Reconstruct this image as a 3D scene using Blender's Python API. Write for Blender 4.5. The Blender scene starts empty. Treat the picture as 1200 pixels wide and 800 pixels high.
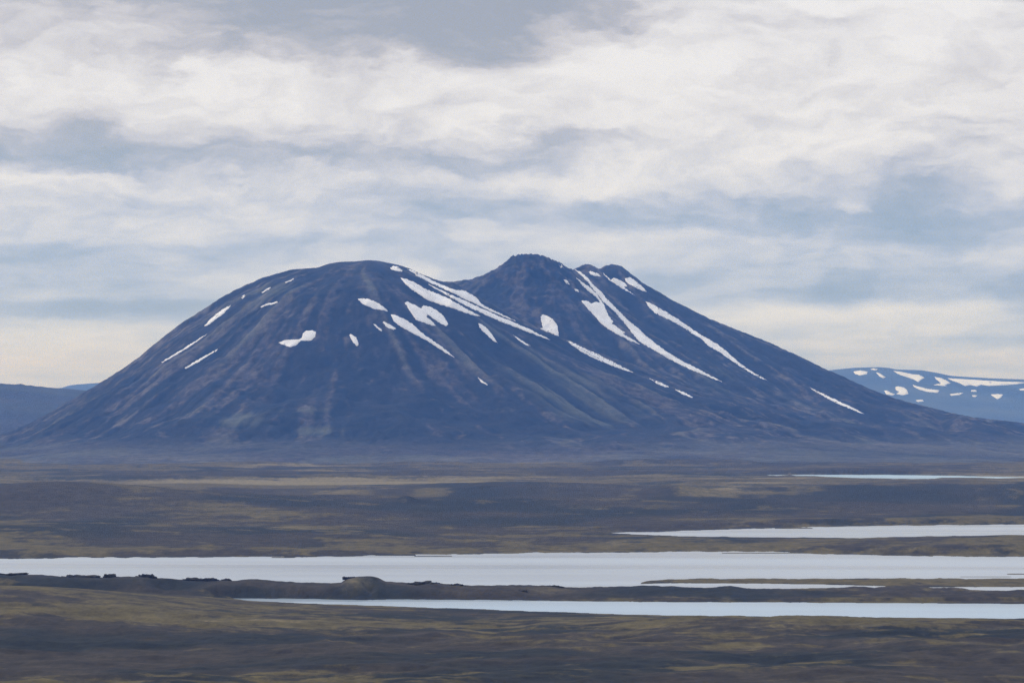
import bpy, math, random
import numpy as np
from mathutils.geometry import delaunay_2d_cdt
from mathutils import Vector

# ------------------------------------------------------------------ camera
S = bpy.context.scene
C = S.collection
F = 3403.0          # focal length in photo pixels (frame 1200 wide)
H = 150.0           # eye height above the lakes
YH = 480.0          # the level line
cam_d = bpy.data.cameras.new("camera")
cam = bpy.data.objects.new("camera", cam_d)
C.objects.link(cam)
cam.location = (0, 0, H)
cam.rotation_euler = (math.radians(90), 0, 0)
cam_d.sensor_width = 36.0
cam_d.lens = 36.0 * F / 1200.0
cam_d.shift_y = (YH - 400.0) / 1200.0
cam_d.clip_start = 1.0
cam_d.clip_end = 200000.0
S.camera = cam

# ------------------------------------------------------------------ render settings
S.render.engine = 'CYCLES'
S.view_settings.view_transform = 'Standard'
S.view_settings.look = 'None'
S.view_settings.gamma = 1.0
S.view_settings.use_curve_mapping = False
S.view_settings.exposure = 0.0
S.cycles.use_denoising = True
S.cycles.denoising_prefilter = 'NONE'
S.cycles.max_bounces = 4
S.cycles.diffuse_bounces = 2
S.cycles.glossy_bounces = 2
S.cycles.volume_bounces = 0
S.cycles.use_adaptive_sampling = False

SUN_EL, SUN_AZ = 30.0, -70.0      # degrees; azimuth from the view direction, minus = left

# ------------------------------------------------------------------ node helpers
class V:
    """a scalar in a node tree, with arithmetic"""
    def __init__(s, nt, x): s.nt, s.x = nt, x
    def _m(s, op, *a, clamp=False):
        n = s.nt.nodes.new('ShaderNodeMath'); n.operation = op; n.use_clamp = clamp
        for i, v in enumerate((s,) + a):
            v = v.x if isinstance(v, V) else v
            if isinstance(v, (int, float)): n.inputs[i].default_value = v
            else: s.nt.links.new(v, n.inputs[i])
        return V(s.nt, n.outputs[0])
    def __add__(s, o): return s._m('ADD', o)
    __radd__ = __add__
    def __sub__(s, o): return s._m('SUBTRACT', o)
    def __rsub__(s, o): return V(s.nt, o)._m('SUBTRACT', s)
    def __mul__(s, o): return s._m('MULTIPLY', o)
    __rmul__ = __mul__
    def __truediv__(s, o): return s._m('DIVIDE', o)
    def sat(s): return s._m('ADD', 0.0, clamp=True)
    def max(s, o): return s._m('MAXIMUM', o)
    def min(s, o): return s._m('MINIMUM', o)
    def exp(s): return V(s.nt, math.e)._m('POWER', s)
    def log(s): return s._m('LOGARITHM', math.e)
    def sstep(s, a, b):
        n = s.nt.nodes.new('ShaderNodeMapRange'); n.interpolation_type = 'SMOOTHSTEP'
        s.nt.links.new(s.x, n.inputs[0]); n.inputs[1].default_value = a; n.inputs[2].default_value = b
        return V(s.nt, n.outputs[0])

def vec(nt, a, b, c=0.0):
    n = nt.nodes.new('ShaderNodeCombineXYZ')
    for i, v in enumerate((a, b, c)):
        v = v.x if isinstance(v, V) else v
        if isinstance(v, (int, float)): n.inputs[i].default_value = v
        else: nt.links.new(v, n.inputs[i])
    return n.outputs[0]

def noise(nt, p, scale, detail=5.0, rough=0.55, dist=0.0):
    n = nt.nodes.new('ShaderNodeTexNoise')
    nt.links.new(p, n.inputs['Vector'])
    n.inputs['Scale'].default_value = scale; n.inputs['Detail'].default_value = detail
    n.inputs['Roughness'].default_value = rough; n.inputs['Distortion'].default_value = dist
    return V(nt, n.outputs['Fac'])

def mixc(nt, f, a, b):
    n = nt.nodes.new('ShaderNodeMix'); n.data_type = 'RGBA'; n.clamp_factor = True
    if isinstance(f, (int, float)): n.inputs[0].default_value = f
    else: nt.links.new(f.x, n.inputs[0])
    for i, c in ((6, a), (7, b)):
        if isinstance(c, tuple): n.inputs[i].default_value = (*c, 1)
        else: nt.links.new(c, n.inputs[i])
    return n.outputs[2]

def mulc(nt, col, f):
    n = nt.nodes.new('ShaderNodeVectorMath'); n.operation = 'SCALE'
    nt.links.new(col, n.inputs[0])
    if isinstance(f, V): nt.links.new(f.x, n.inputs['Scale'])
    else: n.inputs['Scale'].default_value = f
    return n.outputs[0]

# ------------------------------------------------------------------ world: clear-sky model behind a broken cloud deck
def build_world():
    w = bpy.data.worlds.new("World"); S.world = w; w.use_nodes = True
    nt = w.node_tree; nt.nodes.clear()
    out = nt.nodes.new('ShaderNodeOutputWorld')
    sky = nt.nodes.new('ShaderNodeTexSky'); sky.sky_type = 'NISHITA'; sky.sun_disc = False
    sky.sun_elevation = math.radians(SUN_EL); sky.sun_rotation = math.radians(SUN_AZ)
    sky.altitude = 500
    tc = nt.nodes.new('ShaderNodeTexCoord')
    nv = nt.nodes.new('ShaderNodeVectorMath'); nv.operation = 'NORMALIZE'
    nt.links.new(tc.outputs['Generated'], nv.inputs[0])
    sp = nt.nodes.new('ShaderNodeSeparateXYZ'); nt.links.new(nv.outputs[0], sp.inputs[0])
    x, y, z = (V(nt, sp.outputs[i]) for i in range(3))
    # azimuth and elevation, one unit is about 1.7 degrees
    U = x._m('ARCTAN2', y) * (F / 100)
    E = z._m('ARCSINE').max(0.0) * (F / 100)
    # domain warp: slow shear plus ragged edges
    wa = noise(nt, vec(nt, U * 0.40, E * 0.9, 3.1), 1.0, 6, 0.55)
    wb = noise(nt, vec(nt, U * 0.50, E * 1.3, 9.7), 1.0, 7, 0.60)
    Uw = U + (wa - 0.5) * 2.0
    Ew = E + (wb - 0.5) * (E.sstep(0.3, 3.5) * 0.95 + 0.20)
    L = (E + 0.9).log()                       # decks crowd together towards the horizon
    B = None
    #  px centre, py centre, half width, half height, amount
    blobs = [
        (410, 36, 300, 44, -0.56), (575, 62, 100, 26, -0.42), (230, 0, 300, 22, -0.18), (560, 5, 160, 45, -0.26), (350, 70, 150, 14, -0.16),
        (50, 60, 110, 80, 0.20), (300, 108, 260, 24, 0.34), (690, 58, 70, 34, 0.36), (640, 110, 200, 30, 0.24),
        (960, 110, 320, 80, 0.36), (1000, 15, 200, 16, 0.34), (1165, -6, 120, 18, -1.1), (1120, 60, 120, 60, 0.20), (830, 190, 240, 28, 0.20), (1080, 175, 140, 40, 0.20),
        (960, 75, 60, 14, -0.14), (920, 150, 60, 20, -0.14),
        (300, 182, 400, 20, -0.34), (90, 165, 130, 18, -0.12), (680, 172, 90, 12, -0.12),
        (900, 250, 420, 26, -0.40), (1130, 262, 160, 28, -0.16), (1010, 235, 24, 9, 0.50), (1185, 220, 36, 14, 0.42),
        (720, 212, 150, 13, 0.28), (470, 205, 70, 9, 0.16), (120, 218, 200, 12, 0.18), (430, 240, 300, 12, -0.16),
        (330, 272, 400, 12, 0.14), (160, 290, 260, 8, -0.12), (940, 322, 420, 24, -0.26), (620, 300, 300, 24, -0.10),
        (150, 330, 320, 10, 0.14), (100, 352, 240, 6, 0.12), (120, 366, 190, 12, -0.48), (330, 362, 90, 12, -0.20), (30, 305, 200, 9, -0.18),
        (60, 425, 230, 36, 0.55), (40, 392, 130, 8, 0.30), (950, 364, 170, 9, 0.42), (1010, 392, 320, 22, 0.30), (1110, 384, 110, 9, 0.14),
        (1090, 346, 200, 8, -0.22), (1150, 425, 160, 14, 0.28), (860, 272, 90, 7, 0.22), (470, 278, 160, 8, 0.12), (1000, 300, 120, 7, 0.16), (930, 415, 120, 9, -0.16),
    ]
    for cx, cy, rx, ry, a in blobs:
        du = (Uw - (cx - 600) / 100) / (rx / 100)
        dv = (Ew - (480 - cy) / 100) / (ry / 100)
        g = ((du * du + dv * dv) * -1.0).exp() * a
        B = g if B is None else B + g
    n1 = noise(nt, vec(nt, U * 0.22, L * 2.4, 1.3), 1.0, 8, 0.54)
    n2 = noise(nt, vec(nt, U * 0.30, L * 6.5, 5.9), 1.0, 7, 0.56)
    # billows lit from above: density here against density a little higher up
    def bil(dz, dx=0.0):
        return noise(nt, vec(nt, Uw * 0.50 + dx, Ew * 0.95 + dz, 7.7), 1.0, 7, 0.50)
    b0, b1 = bil(0.0), bil(0.15, -0.05)
    puff = (b0 - b1)
    def knob(dz):                                # smaller heads
        return noise(nt, vec(nt, Uw * 1.15, Ew * 2.3 + dz, 2.2), 1.0, 6, 0.50)
    k0 = knob(0.0)
    kn = k0 - knob(0.16)
    high = E.sstep(1.2, 3.0)
    B = B + 0.31 + high * 0.05 + (n1 - 0.5) * 0.60 + (n2 - 0.5) * (1.20 - high * 0.75) + (b0 - 0.5) * (0.20 + high * 0.30) + puff * (0.35 + high * 1.35) + kn * (0.15 + high * 0.85)
    # heads and bases with an edge of their own
    l3 = noise(nt, vec(nt, Uw * 0.55, Ew * 1.7, 14.4), 1.0, 6, 0.48)
    l4 = noise(nt, vec(nt, Uw * 0.9, Ew * 3.4, 21.4), 1.0, 6, 0.48)
    B = B + (l3.sstep(0.42, 0.58) - 0.5) * (high * 0.17 + 0.05) + (l4.sstep(0.44, 0.60) - 0.5) * (0.19 - high * 0.08)
    lit = (B.sstep(-0.55, 1.12) + (k0 - 0.5) * 0.30 + (b0 - 0.5) * 0.22 + puff * 0.25).sat()
    dark = mixc(nt, E.sstep(1.8, 3.9), (0.30, 0.41, 0.64), (0.40, 0.40, 0.465))
    bright = mixc(nt, E.sstep(0.4, 2.4), (0.80, 0.84, 0.92), (0.85, 0.855, 0.895))
    cloud = mixc(nt, lit, dark, bright)
    clear = nt.nodes.new('ShaderNodeVectorMath'); clear.operation = 'SCALE'
    nt.links.new(sky.outputs[0], clear.inputs[0]); clear.inputs['Scale'].default_value = 0.09
    cover = lit.sstep(-0.15, 0.5) * 0.35 + 0.65
    col = mixc(nt, cover, clear.outputs[0], cloud)
    # the deck is thinner and brighter overhead
    over = E.sstep(7.0, 24.0)
    tint = mixc(nt, over, (1.0, 1.0, 1.0), (1.22, 1.42, 1.78))
    mm = nt.nodes.new('ShaderNodeVectorMath'); mm.operation = 'MULTIPLY'
    nt.links.new(col, mm.inputs[0]); nt.links.new(tint, mm.inputs[1]); col = mm.outputs[0]
    # the underside of the world is dull ground
    col = mixc(nt, z.sstep(-0.02, -0.001), (0.05, 0.05, 0.055), col)
    bg = nt.nodes.new('ShaderNodeBackground'); bg.inputs['Strength'].default_value = 1.0
    nt.links.new(col, bg.inputs['Color']); nt.links.new(bg.outputs[0], out.inputs['Surface'])
build_world()

sun_d = bpy.data.lights.new("sun", 'SUN'); sun_d.energy = 1.5; sun_d.angle = math.radians(10)
sun_d.color = (1.0, 0.96, 0.90)
sun = bpy.data.objects.new("sun", sun_d); C.objects.link(sun)
_e, _a = math.radians(SUN_EL), math.radians(SUN_AZ)
sun.rotation_euler = Vector((-math.sin(_a) * math.cos(_e), -math.cos(_a) * math.cos(_e), -math.sin(_e))).to_track_quat('-Z', 'Y').to_euler()

# ------------------------------------------------------------------ numpy noise
def _h(ix, iy, seed):
    n = (ix.astype(np.int64) * 374761393 + iy.astype(np.int64) * 668265263 + seed * 1442695041) & 0xffffffff
    n = ((n ^ (n >> 13)) * 1274126177) & 0xffffffff
    return ((n ^ (n >> 16)) & 0xffff) / 65535.0
def vnoise(x, y, seed=0):
    ix = np.floor(x); iy = np.floor(y); fx = x - ix; fy = y - iy
    fx = fx * fx * fx * (fx * (fx * 6 - 15) + 10); fy = fy * fy * fy * (fy * (fy * 6 - 15) + 10)
    ix = ix.astype(np.int64); iy = iy.astype(np.int64)
    a = _h(ix, iy, seed); b = _h(ix + 1, iy, seed); c = _h(ix, iy + 1, seed); d = _h(ix + 1, iy + 1, seed)
    return (a + (b - a) * fx) * (1 - fy) + (c + (d - c) * fx) * fy
def fbm(x, y, octs=5, rough=0.5, seed=0):
    """about 0..1 with mean 0.5"""
    s = 0.0; a = 1.0; t = 0.0
    for o in range(octs):
        ca, sa = math.cos(o * 1.1), math.sin(o * 1.1)
        f = 2.03 ** o
        s = s + a * vnoise((x * ca - y * sa) * f + 17.3 * o, (x * sa + y * ca) * f - 9.1 * o, seed + o); t += a; a *= rough
    return 0.5 + (s / t - 0.5) * 1.35
def sm(a, b, x):
    t = np.clip((x - a) / (b - a), 0, 1); return t * t * (3 - 2 * t)
def ip(x, pts):
    p = sorted(pts); return np.interp(x, [q[0] for q in p], [q[1] for q in p])
def gs(x, y, cx, cy, rx, ry):
    return np.exp(-((x - cx) / rx) ** 2 - ((y - cy) / ry) ** 2)

# ------------------------------------------------------------------ object helpers
def tag(o, label=None, cat=None, group=None, kind=None):
    if label: o['label'] = label
    if cat: o['category'] = cat
    if group: o['group'] = group
    if kind: o['kind'] = kind
    return o
def mesh_np(name, co, quads, mat, attrs=None, smooth=True):
    me = bpy.data.meshes.new(name)
    n = len(co); m = len(quads); k = quads.shape[1]
    me.vertices.add(n); me.vertices.foreach_set('co', np.ascontiguousarray(co, dtype=np.float32).ravel())
    me.loops.add(m * k); me.loops.foreach_set('vertex_index', np.ascontiguousarray(quads, dtype=np.int32).ravel())
    me.polygons.add(m); me.polygons.foreach_set('loop_start', np.arange(0, m * k, k, dtype=np.int32))
    me.polygons.foreach_set('use_smooth', np.full(m, smooth, dtype=bool))
    me.update(calc_edges=True)
    for an, arr in (attrs or {}).items():
        at = me.attributes.new(an, 'FLOAT', 'POINT')
        at.data.foreach_set('value', np.ascontiguousarray(arr, dtype=np.float32).ravel())
    me.materials.append(mat)
    o = bpy.data.objects.new(name, me); C.objects.link(o)
    return o
def grid_faces(nr, nc, wrap=False):
    r = np.arange(nr - 1)[:, None]; c = np.arange(nc if wrap else nc - 1)[None, :]
    c2 = (c + 1) % nc
    return np.stack([r * nc + c, r * nc + c2, (r + 1) * nc + c2, (r + 1) * nc + c], -1).reshape(-1, 4)

# ------------------------------------------------------------------ the lakes' shorelines, (column, row) seen on the water level
L1F = [(-420, 668), (-300, 660), (-120, 656), (0, 654.6), (60, 654), (66, 653), (190, 652.8), (316, 652.0), (320, 652.0), (340, 652.4), (400, 652.0), (438, 650.4), (445, 650), (600, 648.3), (625, 647.2), (728, 647.2), (800, 646), (905, 646), (946, 648.2), (1045, 650.7), (1110, 651.6), (1200, 652), (1330, 653), (1450, 657), (1560, 664), (1640, 671), (1700, 690)]
L1N = [(-420, 665), (-330, 676), (-200, 684), (0, 686), (200, 688), (450, 691.5), (745, 691.5), (752, 681.6), (758, 680.2), (775, 679.2), (800, 677.8), (1200, 677.4), (1450, 677), (1560, 674), (1640, 670), (1700, 660)]
L2F = [(250, 700.9), (300, 700.9), (360, 701.2), (400, 702.2), (425, 702.6), (460, 701.7), (500, 702.1), (560, 702.6), (660, 703.6), (700, 704.3), (800, 705), (900, 705.3), (1000, 706), (1200, 707.2), (1350, 709), (1480, 713), (1580, 720), (1700, 735)]
L2N = [(250, 700.3), (256, 701.0), (275, 703), (300, 704.6), (400, 708), (450, 709.7), (500, 711.5), (560, 713.3), (600, 715), (700, 718.5), (760, 720.2), (860, 721.7), (1000, 723.5), (1200, 725.4), (1350, 727), (1480, 726), (1580, 718), (1700, 700)]
L3F = [(700, 624.6), (706, 624), (790, 622.2), (865, 619.6), (905, 618.2), (948, 617.4), (1000, 616), (1100, 615), (1200, 614.3), (1320, 614.5), (1450, 618), (1520, 622), (1700, 640)]
L3N = [(700, 623.8), (706, 624.4), (760, 626.5), (800, 628), (930, 629.6), (1020, 630), (1060, 628.6), (1100, 628), (1200, 627.0), (1320, 627), (1450, 624.5), (1520, 621), (1700, 610)]
L4F = [(874, 556.9), (880, 556.2), (960, 556), (1040, 556.1), (1110, 557), (1170, 558.3), (1200, 558.7), (1350, 559.5), (1480, 561.5), (1700, 570)]
L4N = [(874, 556.2), (900, 557.6), (960, 560.6), (1010, 563.7), (1022, 564.3), (1100, 563), (1130, 561.9), (1200, 561.8), (1350, 562.3), (1480, 561), (1700, 555)]
def wig(px, y):
    return (fbm(px / 16.0, y / 2.4, 4, 0.55, 71) - 0.5)
def water_px(px, y):
    """how many rows a point lies inside the water (minus = on land)"""
    w = wig(px, y)
    def band(f, n, a): return np.minimum(y - ip(px, f) - w * a, ip(px, n) + w * a - y)
    s = band(L1F, L1N, 1.5)
    # narrow channel under the green strip, and its sister further right
    chf = [(690, 692), (700, 689), (725, 685), (752, 683.8), (758, 683.4), (780, 683), (850, 683.2), (950, 684.3), (1036, 686.2), (1044, 689), (1700, 689)]
    chn = [(700, 688), (725, 691), (960, 691), (1020, 690), (1040, 686.8), (1046, 685.5), (1700, 686)]
    s = np.maximum(s, band(chf, chn, 0.7) - np.maximum(715 - px, 0) * 0.12)
    c2f = [(1060, 690), (1078, 687.9), (1130, 687.5), (1200, 687.4), (1350, 688), (1480, 692), (1700, 700)]
    c2n = [(1060, 688), (1078, 687.9), (1090, 690), (1200, 692.5), (1350, 693), (1480, 691), (1700, 685)]
    s = np.maximum(s, band(c2f, c2n, 0.7) - np.maximum(1074 - px, 0) * 0.12)
    s = np.maximum(s, band(L2F, L2N, 0.9) - np.maximum(254 - px, 0) * 0.12)
    s = np.maximum(s, band(L3F, L3N, 1.2) - np.maximum(704 - px, 0) * 0.12)
    s = np.maximum(s, band(L4F, L4N, 0.5) - np.maximum(876 - px, 0) * 0.05)
    # thin sand spits lying in the lakes
    for x0, x1, yc, t in ((486, 530, 651.2, 0.4), (440, 487, 650.3, 0.45), (846, 940, 647.6, 0.4), (318, 345, 652.9, 0.5), (908, 952, 618.6, 0.55), (1180, 1300, 672.3, 0.55), (1125, 1185, 675.4, 0.3)):
        d = np.minimum(px - x0, x1 - px)
        land = np.minimum(t - np.abs(y - yc), d * 0.05)
        s = np.minimum(s, -land)
    return s

# ------------------------------------------------------------------ the plain
CREST = [(-500, 671), (0, 673), (32, 675.2), (80, 675.6), (137, 676), (185, 677), (255, 679.5), (330, 680.5), (400, 682.2), (403, 680.5), (409, 677.5), (418, 676.0), (430, 675.8), (438, 677), (446, 680.2), (452, 682.4), (475, 682), (490, 682), (512, 682.6), (520, 684), (540, 684.8), (600, 685.8), (640, 686.8), (700, 687.3), (768, 687.8), (860, 688.2), (1000, 689), (1060, 689.5), (1200, 691.3), (1700, 693)]
def ground_z(X, Y):
    D = np.maximum(Y, 1.0)
    px = 600 + F * X / D
    y = YH + F * H / D
    px = np.clip(px, -480, 1680)
    mpp = D * D / (F * H)                                  # metres of depth per row
    # rolling plain
    n = fbm(X / 420.0, Y / 420.0, 5, 0.48, 3)
    n2 = fbm(X / 95.0, Y / 95.0, 4, 0.5, 12)
    far = sm(2600, 5200, D)
    amp = 4.0 + 9.0 * far
    z = 1.0 + np.clip(n - 0.30, 0, 1) * amp * 1.6 + n2 * 1.6
    def hill(cx, cy, rx, ry, h):
        return h * gs(px, y, cx, cy, rx, ry)
    # broad dark hill on the left of the middle distance, and its neighbours
    z = z + hill(60, 594, 330, 9, 22) + hill(130, 590, 130, 4.5, 6) + hill(380, 604, 200, 8, 6)
    z = z + hill(476, 597, 13, 1.6, 9) + hill(392, 618, 18, 1.4, 4) + hill(540, 600, 40, 1.5, 4) + hill(262, 588, 34, 2.0, 4.0)
    z = z + hill(245, 557, 26, 1.4, 12) + hill(306, 560, 25, 1.3, 5)
    z = z + hill(796, 585, 38, 3.0, 12) + hill(760, 557, 60, 2, 9) + hill(545, 560, 90, 2, 9)
    z = z + hill(1110, 604, 44, 3, 6) + hill(880, 597, 55, 2.4, 5) + hill(940, 575, 220, 6, 5)
    z = z + hill(1185, 640, 130, 7, 9.5) + hill(1010, 640, 60, 3.5, 2) + hill(780, 640, 90, 5, 3)
    z = z + hill(60, 628, 300, 9, 6) + hill(400, 632, 120, 6, 3)
    # the bar of land between the two nearer lakes
    crest_row = 695.5
    dc = F * H / (crest_row - YH)
    hc = H - (ip(px, CREST) + 1.1 - YH) * dc / F
    k = np.where(y > crest_row, (y - crest_row) / 7.4, (crest_row - y) / 5.2)
    bar = hc * np.clip(1 - k * k, 0, 1) ** 0.8
    # scooped hollow in the face of the knoll
    bar = bar + 1.4 * gs(px, y, 422, 695.5, 26, 3.5) - 7 * gs(px, y, 433, 699, 8, 2.2) - 5 * gs(px, y, 205, 699, 32, 2.0) - 3 * gs(px, y, 300, 699, 30, 2.0) + 2.0 * gs(px, y, 170, 699, 12, 3)
    rough = (fbm(X / 26.0, Y / 30.0, 4, 0.55, 33) - 0.5)
    inbar = sm(-0.2, 0.35, 1 - k)
    z = z * (1 - inbar) + (bar + rough * 3.4) * inbar
    # meadow slope in front of it on the left, foreground swells
    z = z + hill(-60, 722, 330, 16, 19) + hill(-20, 742, 200, 14, 4)
    fg = sm(727, 745, y)
    z = z + fg * (np.clip(fbm(X / 150.0, Y / 210.0, 4, 0.5, 55) - 0.25, 0, 1) * 10)
    rd = 1 - np.abs(2 * fbm(X / 70.0, Y / 46.0, 4, 0.5, 58) - 1)
    z = z + fg * (rd - 0.6) * 4.0
    z = z + fg * hill(60, 750, 130, 5, 5) - fg * hill(160, 742, 90, 3.5, 4)
    # shores
    s = water_px(px, y)
    sm_ = s * mpp
    inview = (np.abs(X) < D * 0.34) & (D > 1900) & (D < 7400)
    sm_ = np.where(inview, sm_, -500.0)
    land = 0.12 + np.minimum(-sm_, 8.0) * 0.045 + (z - 0.4) * sm(4, 90, -sm_)
    # the bar is steep at its foot
    land = np.where(inbar > 0.02, 0.12 + np.minimum(-sm_, 8) * 0.05 + np.maximum(z - 0.5, 0) * sm(0.5, 26, -sm_), land)
    z = np.where(sm_ > 0, -0.1 - np.minimum(sm_ * 0.06, 4.0), land)
    # the hill the viewer stands on
    R = np.hypot(X, Y)
    up = np.clip(1 - R / 1150.0, 0, 1)
    z = z + up ** 1.25 * (H - 14.0) * 1.0
    return z, px, y, s

def ground_attrs(X, Y, px, y, s):
    """grass: 0 bare lava gravel .. 1 dry olive turf;  pale: 0..1 straw or sand;  deep: darker lava"""
    warp = (fbm(X / 300., Y / 300., 3, 0.5, 90) - 0.5) * 160
    sc = 1.0 + sm(1900, 6000, Y) * 1.8
    g1 = fbm((X + warp) / (230.0 * sc), (Y + warp) / (105.0 * sc), 6, 0.55, 91)
    g2 = fbm((X - warp) / (60.0 * sc), Y / (22.0 * sc), 5, 0.6, 96)
    g3 = fbm(X / (20.0 * sc), Y / (9.0 * sc), 4, 0.6, 99)
    bias = ip(y, [(505, .46), (520, .50), (545, .52), (553, .50), (560, .44), (566, .70), (572, .66), (577, .48), (590, .40), (610, .43), (628, .44), (640, .44), (646, .56), (652, .5), (676, .60), (684, .58), (690, .22), (700, .30), (707, .52), (730, .52), (745, .52), (757, .46), (768, .36), (785, .28), (830, .30)])
    def b(cx, cy, rx, ry, a): return a * gs(px, y, cx, cy, rx, ry)
    m = b(120, 702, 260, 6, .30) + b(300, 745, 170, 5, .18) + b(230, 742, 120, 2.2, .15) + b(130, 722, 190, 4, .2) + b(330, 712, 200, 3, .15)
    m = m + b(850, 745, 260, 9, .16) + b(560, 738, 160, 7, .14) + b(880, 770, 200, 6, .18) + b(640, 790, 160, 6, .1) + b(60, 757, 180, 6, -.18) + b(120, 785, 260, 10, -.22) + b(1100, 762, 130, 5, -.2) + b(470, 760, 120, 4, -.16) + b(760, 765, 180, 4, -.14) + b(520, 782, 140, 5, -.15)
    m = m + b(900, 582, 160, 7, .22) + b(430, 567, 260, 1.8, .34) + b(1080, 566, 220, 1.6, .35) + b(300, 567, 200, 2, .22) + b(90, 550, 130, 3, .22) + b(60, 595, 260, 12, -.10) + b(60, 646, 180, 2, .2) + b(430, 645, 110, 2.5, .32) + b(980, 642, 160, 2.4, .2) + b(740, 604, 200, 1.0, .24) + b(1000, 610, 300, 1, .16) + b(560, 577, 280, 4, -.12) + b(1100, 573, 120, 2.5, -.1)
    g = bias + m + (g1 - 0.5) * 0.60 + (g2 - 0.5) * 0.62 + (g3 - 0.5) * 0.42
    g = g - 0.45 * gs(px, y, px, 696, 1, 4.2) * sm(880, 700, px) * sm(-100, 60, px)
    grass = sm(0.28, 0.76, g)
    p1 = fbm(X / (170.0 * sc), Y / (60.0 * sc), 5, 0.55, 120)
    pb = ip(y, [(505, .36), (528, .50), (548, .50), (562, .52), (568, .62), (574, .52), (585, .38), (640, .36), (700, .27), (742, .36), (770, .28), (830, .24)])
    pale = pb + (p1 - 0.5) * 0.8 + b(470, 567, 230, 1.3, .22) + b(300, 545, 220, 2, .10) + b(700, 578, 220, 1.6, .14) + b(360, 742, 170, 3, .22) + b(260, 742, 160, 1.0, .2) + b(1120, 559, 150, .8, .4) + b(400, 568, 120, .9, .2) + b(370, 548, 90, 1, .22) + b(1180, 567, 120, 1, .3)
    pale = sm(0.44, 0.98, pale) * (0.35 + 0.65 * grass)
    d1 = fbm(X / (140.0 * sc), Y / (70.0 * sc), 5, 0.5, 140)
    deep = sm(0.50, 0.78, d1 + b(90, 586, 330, 9, .34) + b(60, 630, 300, 9, .05) + b(205, 697, 44, 3, .28) + b(432, 697, 11, 2.4, .5) + b(300, 694, 60, 4, .1) + b(100, 738, 90, 2.5, .3) + b(250, 795, 220, 5, .12) + b(1120, 757, 80, 2.5, .2) + b(980, 700, 260, 5, .16) + b(240, 555, 30, 1.5, .3))  # dark lava; hollows of the bar also get their shade as dark colour
    # tan faces of the bar, their sunlit tone put into the colour
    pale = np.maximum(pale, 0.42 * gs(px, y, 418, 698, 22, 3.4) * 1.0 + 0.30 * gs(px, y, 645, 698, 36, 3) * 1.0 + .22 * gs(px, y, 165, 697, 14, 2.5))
    # a narrow dark wet rim round the lakes
    wet = np.where((s < 0) & (s > -1.2), sm(-1.2, 0, s), 0)
    return grass, pale, np.clip(np.maximum(deep, wet * 0.7), 0, 1)

def ground_material(name, rock=False):
    m = bpy.data.materials.new(name); m.use_nodes = True
    nt = m.node_tree; bs = nt.nodes['Principled BSDF']
    def at(n):
        a = nt.nodes.new('ShaderNodeAttribute'); a.attribute_name = n; return V(nt, a.outputs['Fac'])
    g = nt.nodes.new('ShaderNodeNewGeometry'); P = g.outputs['Position']
    if not rock:
        fine = noise(nt, P, 0.22, 6, 0.65)
        mid = noise(nt, P, 0.035, 5, 0.6)
        mp = nt.nodes.new('ShaderNodeMapping'); mp.inputs['Scale'].default_value = (1.0, 0.4, 1.0); nt.links.new(P, mp.inputs[0])
        tuft = noise(nt, mp.outputs[0], 0.11, 7, 0.72)
        bare = mixc(nt, mid.sstep(0.35, 0.65), (0.038, 0.0285, 0.019), (0.054, 0.041, 0.026))
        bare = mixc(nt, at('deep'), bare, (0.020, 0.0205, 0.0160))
        turf = mixc(nt, mid.sstep(0.3, 0.7), (0.092, 0.068, 0.024), (0.128, 0.094, 0.034))
        edge = (at('grass') + (tuft - 0.5) * 1.1 + (fine - 0.5) * 0.3).sstep(0.12, 0.88)
        col = mixc(nt, edge * 0.92, bare, turf)
        straw = (at('pale') * 1.1 + (tuft - 0.5) * 0.6 * at('pale').sstep(0.0, 0.3)).sstep(0.05, 1.0)
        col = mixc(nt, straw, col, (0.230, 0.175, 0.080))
        col = mulc(nt, col, (fine - 0.5) * 1.0 + (tuft - 0.5) * 1.5 + (mid - 0.5) * 0.5 + 1.0)
        hgt = fine * 1.0 + tuft * 1.6
        bump = nt.nodes.new('ShaderNodeBump'); bump.inputs['Strength'].default_value = 0.6; bump.inputs['Distance'].default_value = 0.9
    else:
        fine = noise(nt, P, 0.045, 7, 0.65)
        mid = noise(nt, P, 0.011, 5, 0.6)
        basalt = mixc(nt, mid.sstep(0.3, 0.7), (0.019, 0.025, 0.039), (0.032, 0.034, 0.047))
        brown = mixc(nt, fine.sstep(0.35, 0.65), (0.048, 0.041, 0.046), (0.098, 0.081, 0.082))
        col = mixc(nt, at('brown'), basalt, brown)
        col = mixc(nt, at('green'), col, (0.105, 0.106, 0.088))
        col = mixc(nt, at('pale'), col, (0.150, 0.130, 0.112))
        col = mulc(nt, col, (fine - 0.5) * 1.3 + 1.0)
        hgt = fine
        bump = nt.nodes.new('ShaderNodeBump'); bump.inputs['Strength'].default_value = 0.5; bump.inputs['Distance'].default_value = 9.0
    nt.links.new(hgt.x, bump.inputs['Height'])
    nt.links.new(bump.outputs[0], bs.inputs['Normal'])
    nt.links.new(col, bs.inputs['Base Color'])
    bs.inputs['Roughness'].default_value = 0.95
    bs.inputs['Specular IOR Level'].default_value = 0.15
    return m
M_ground = ground_material('lava_plain_turf')
M_rock = ground_material('volcanic_scree', rock=True)

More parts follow.
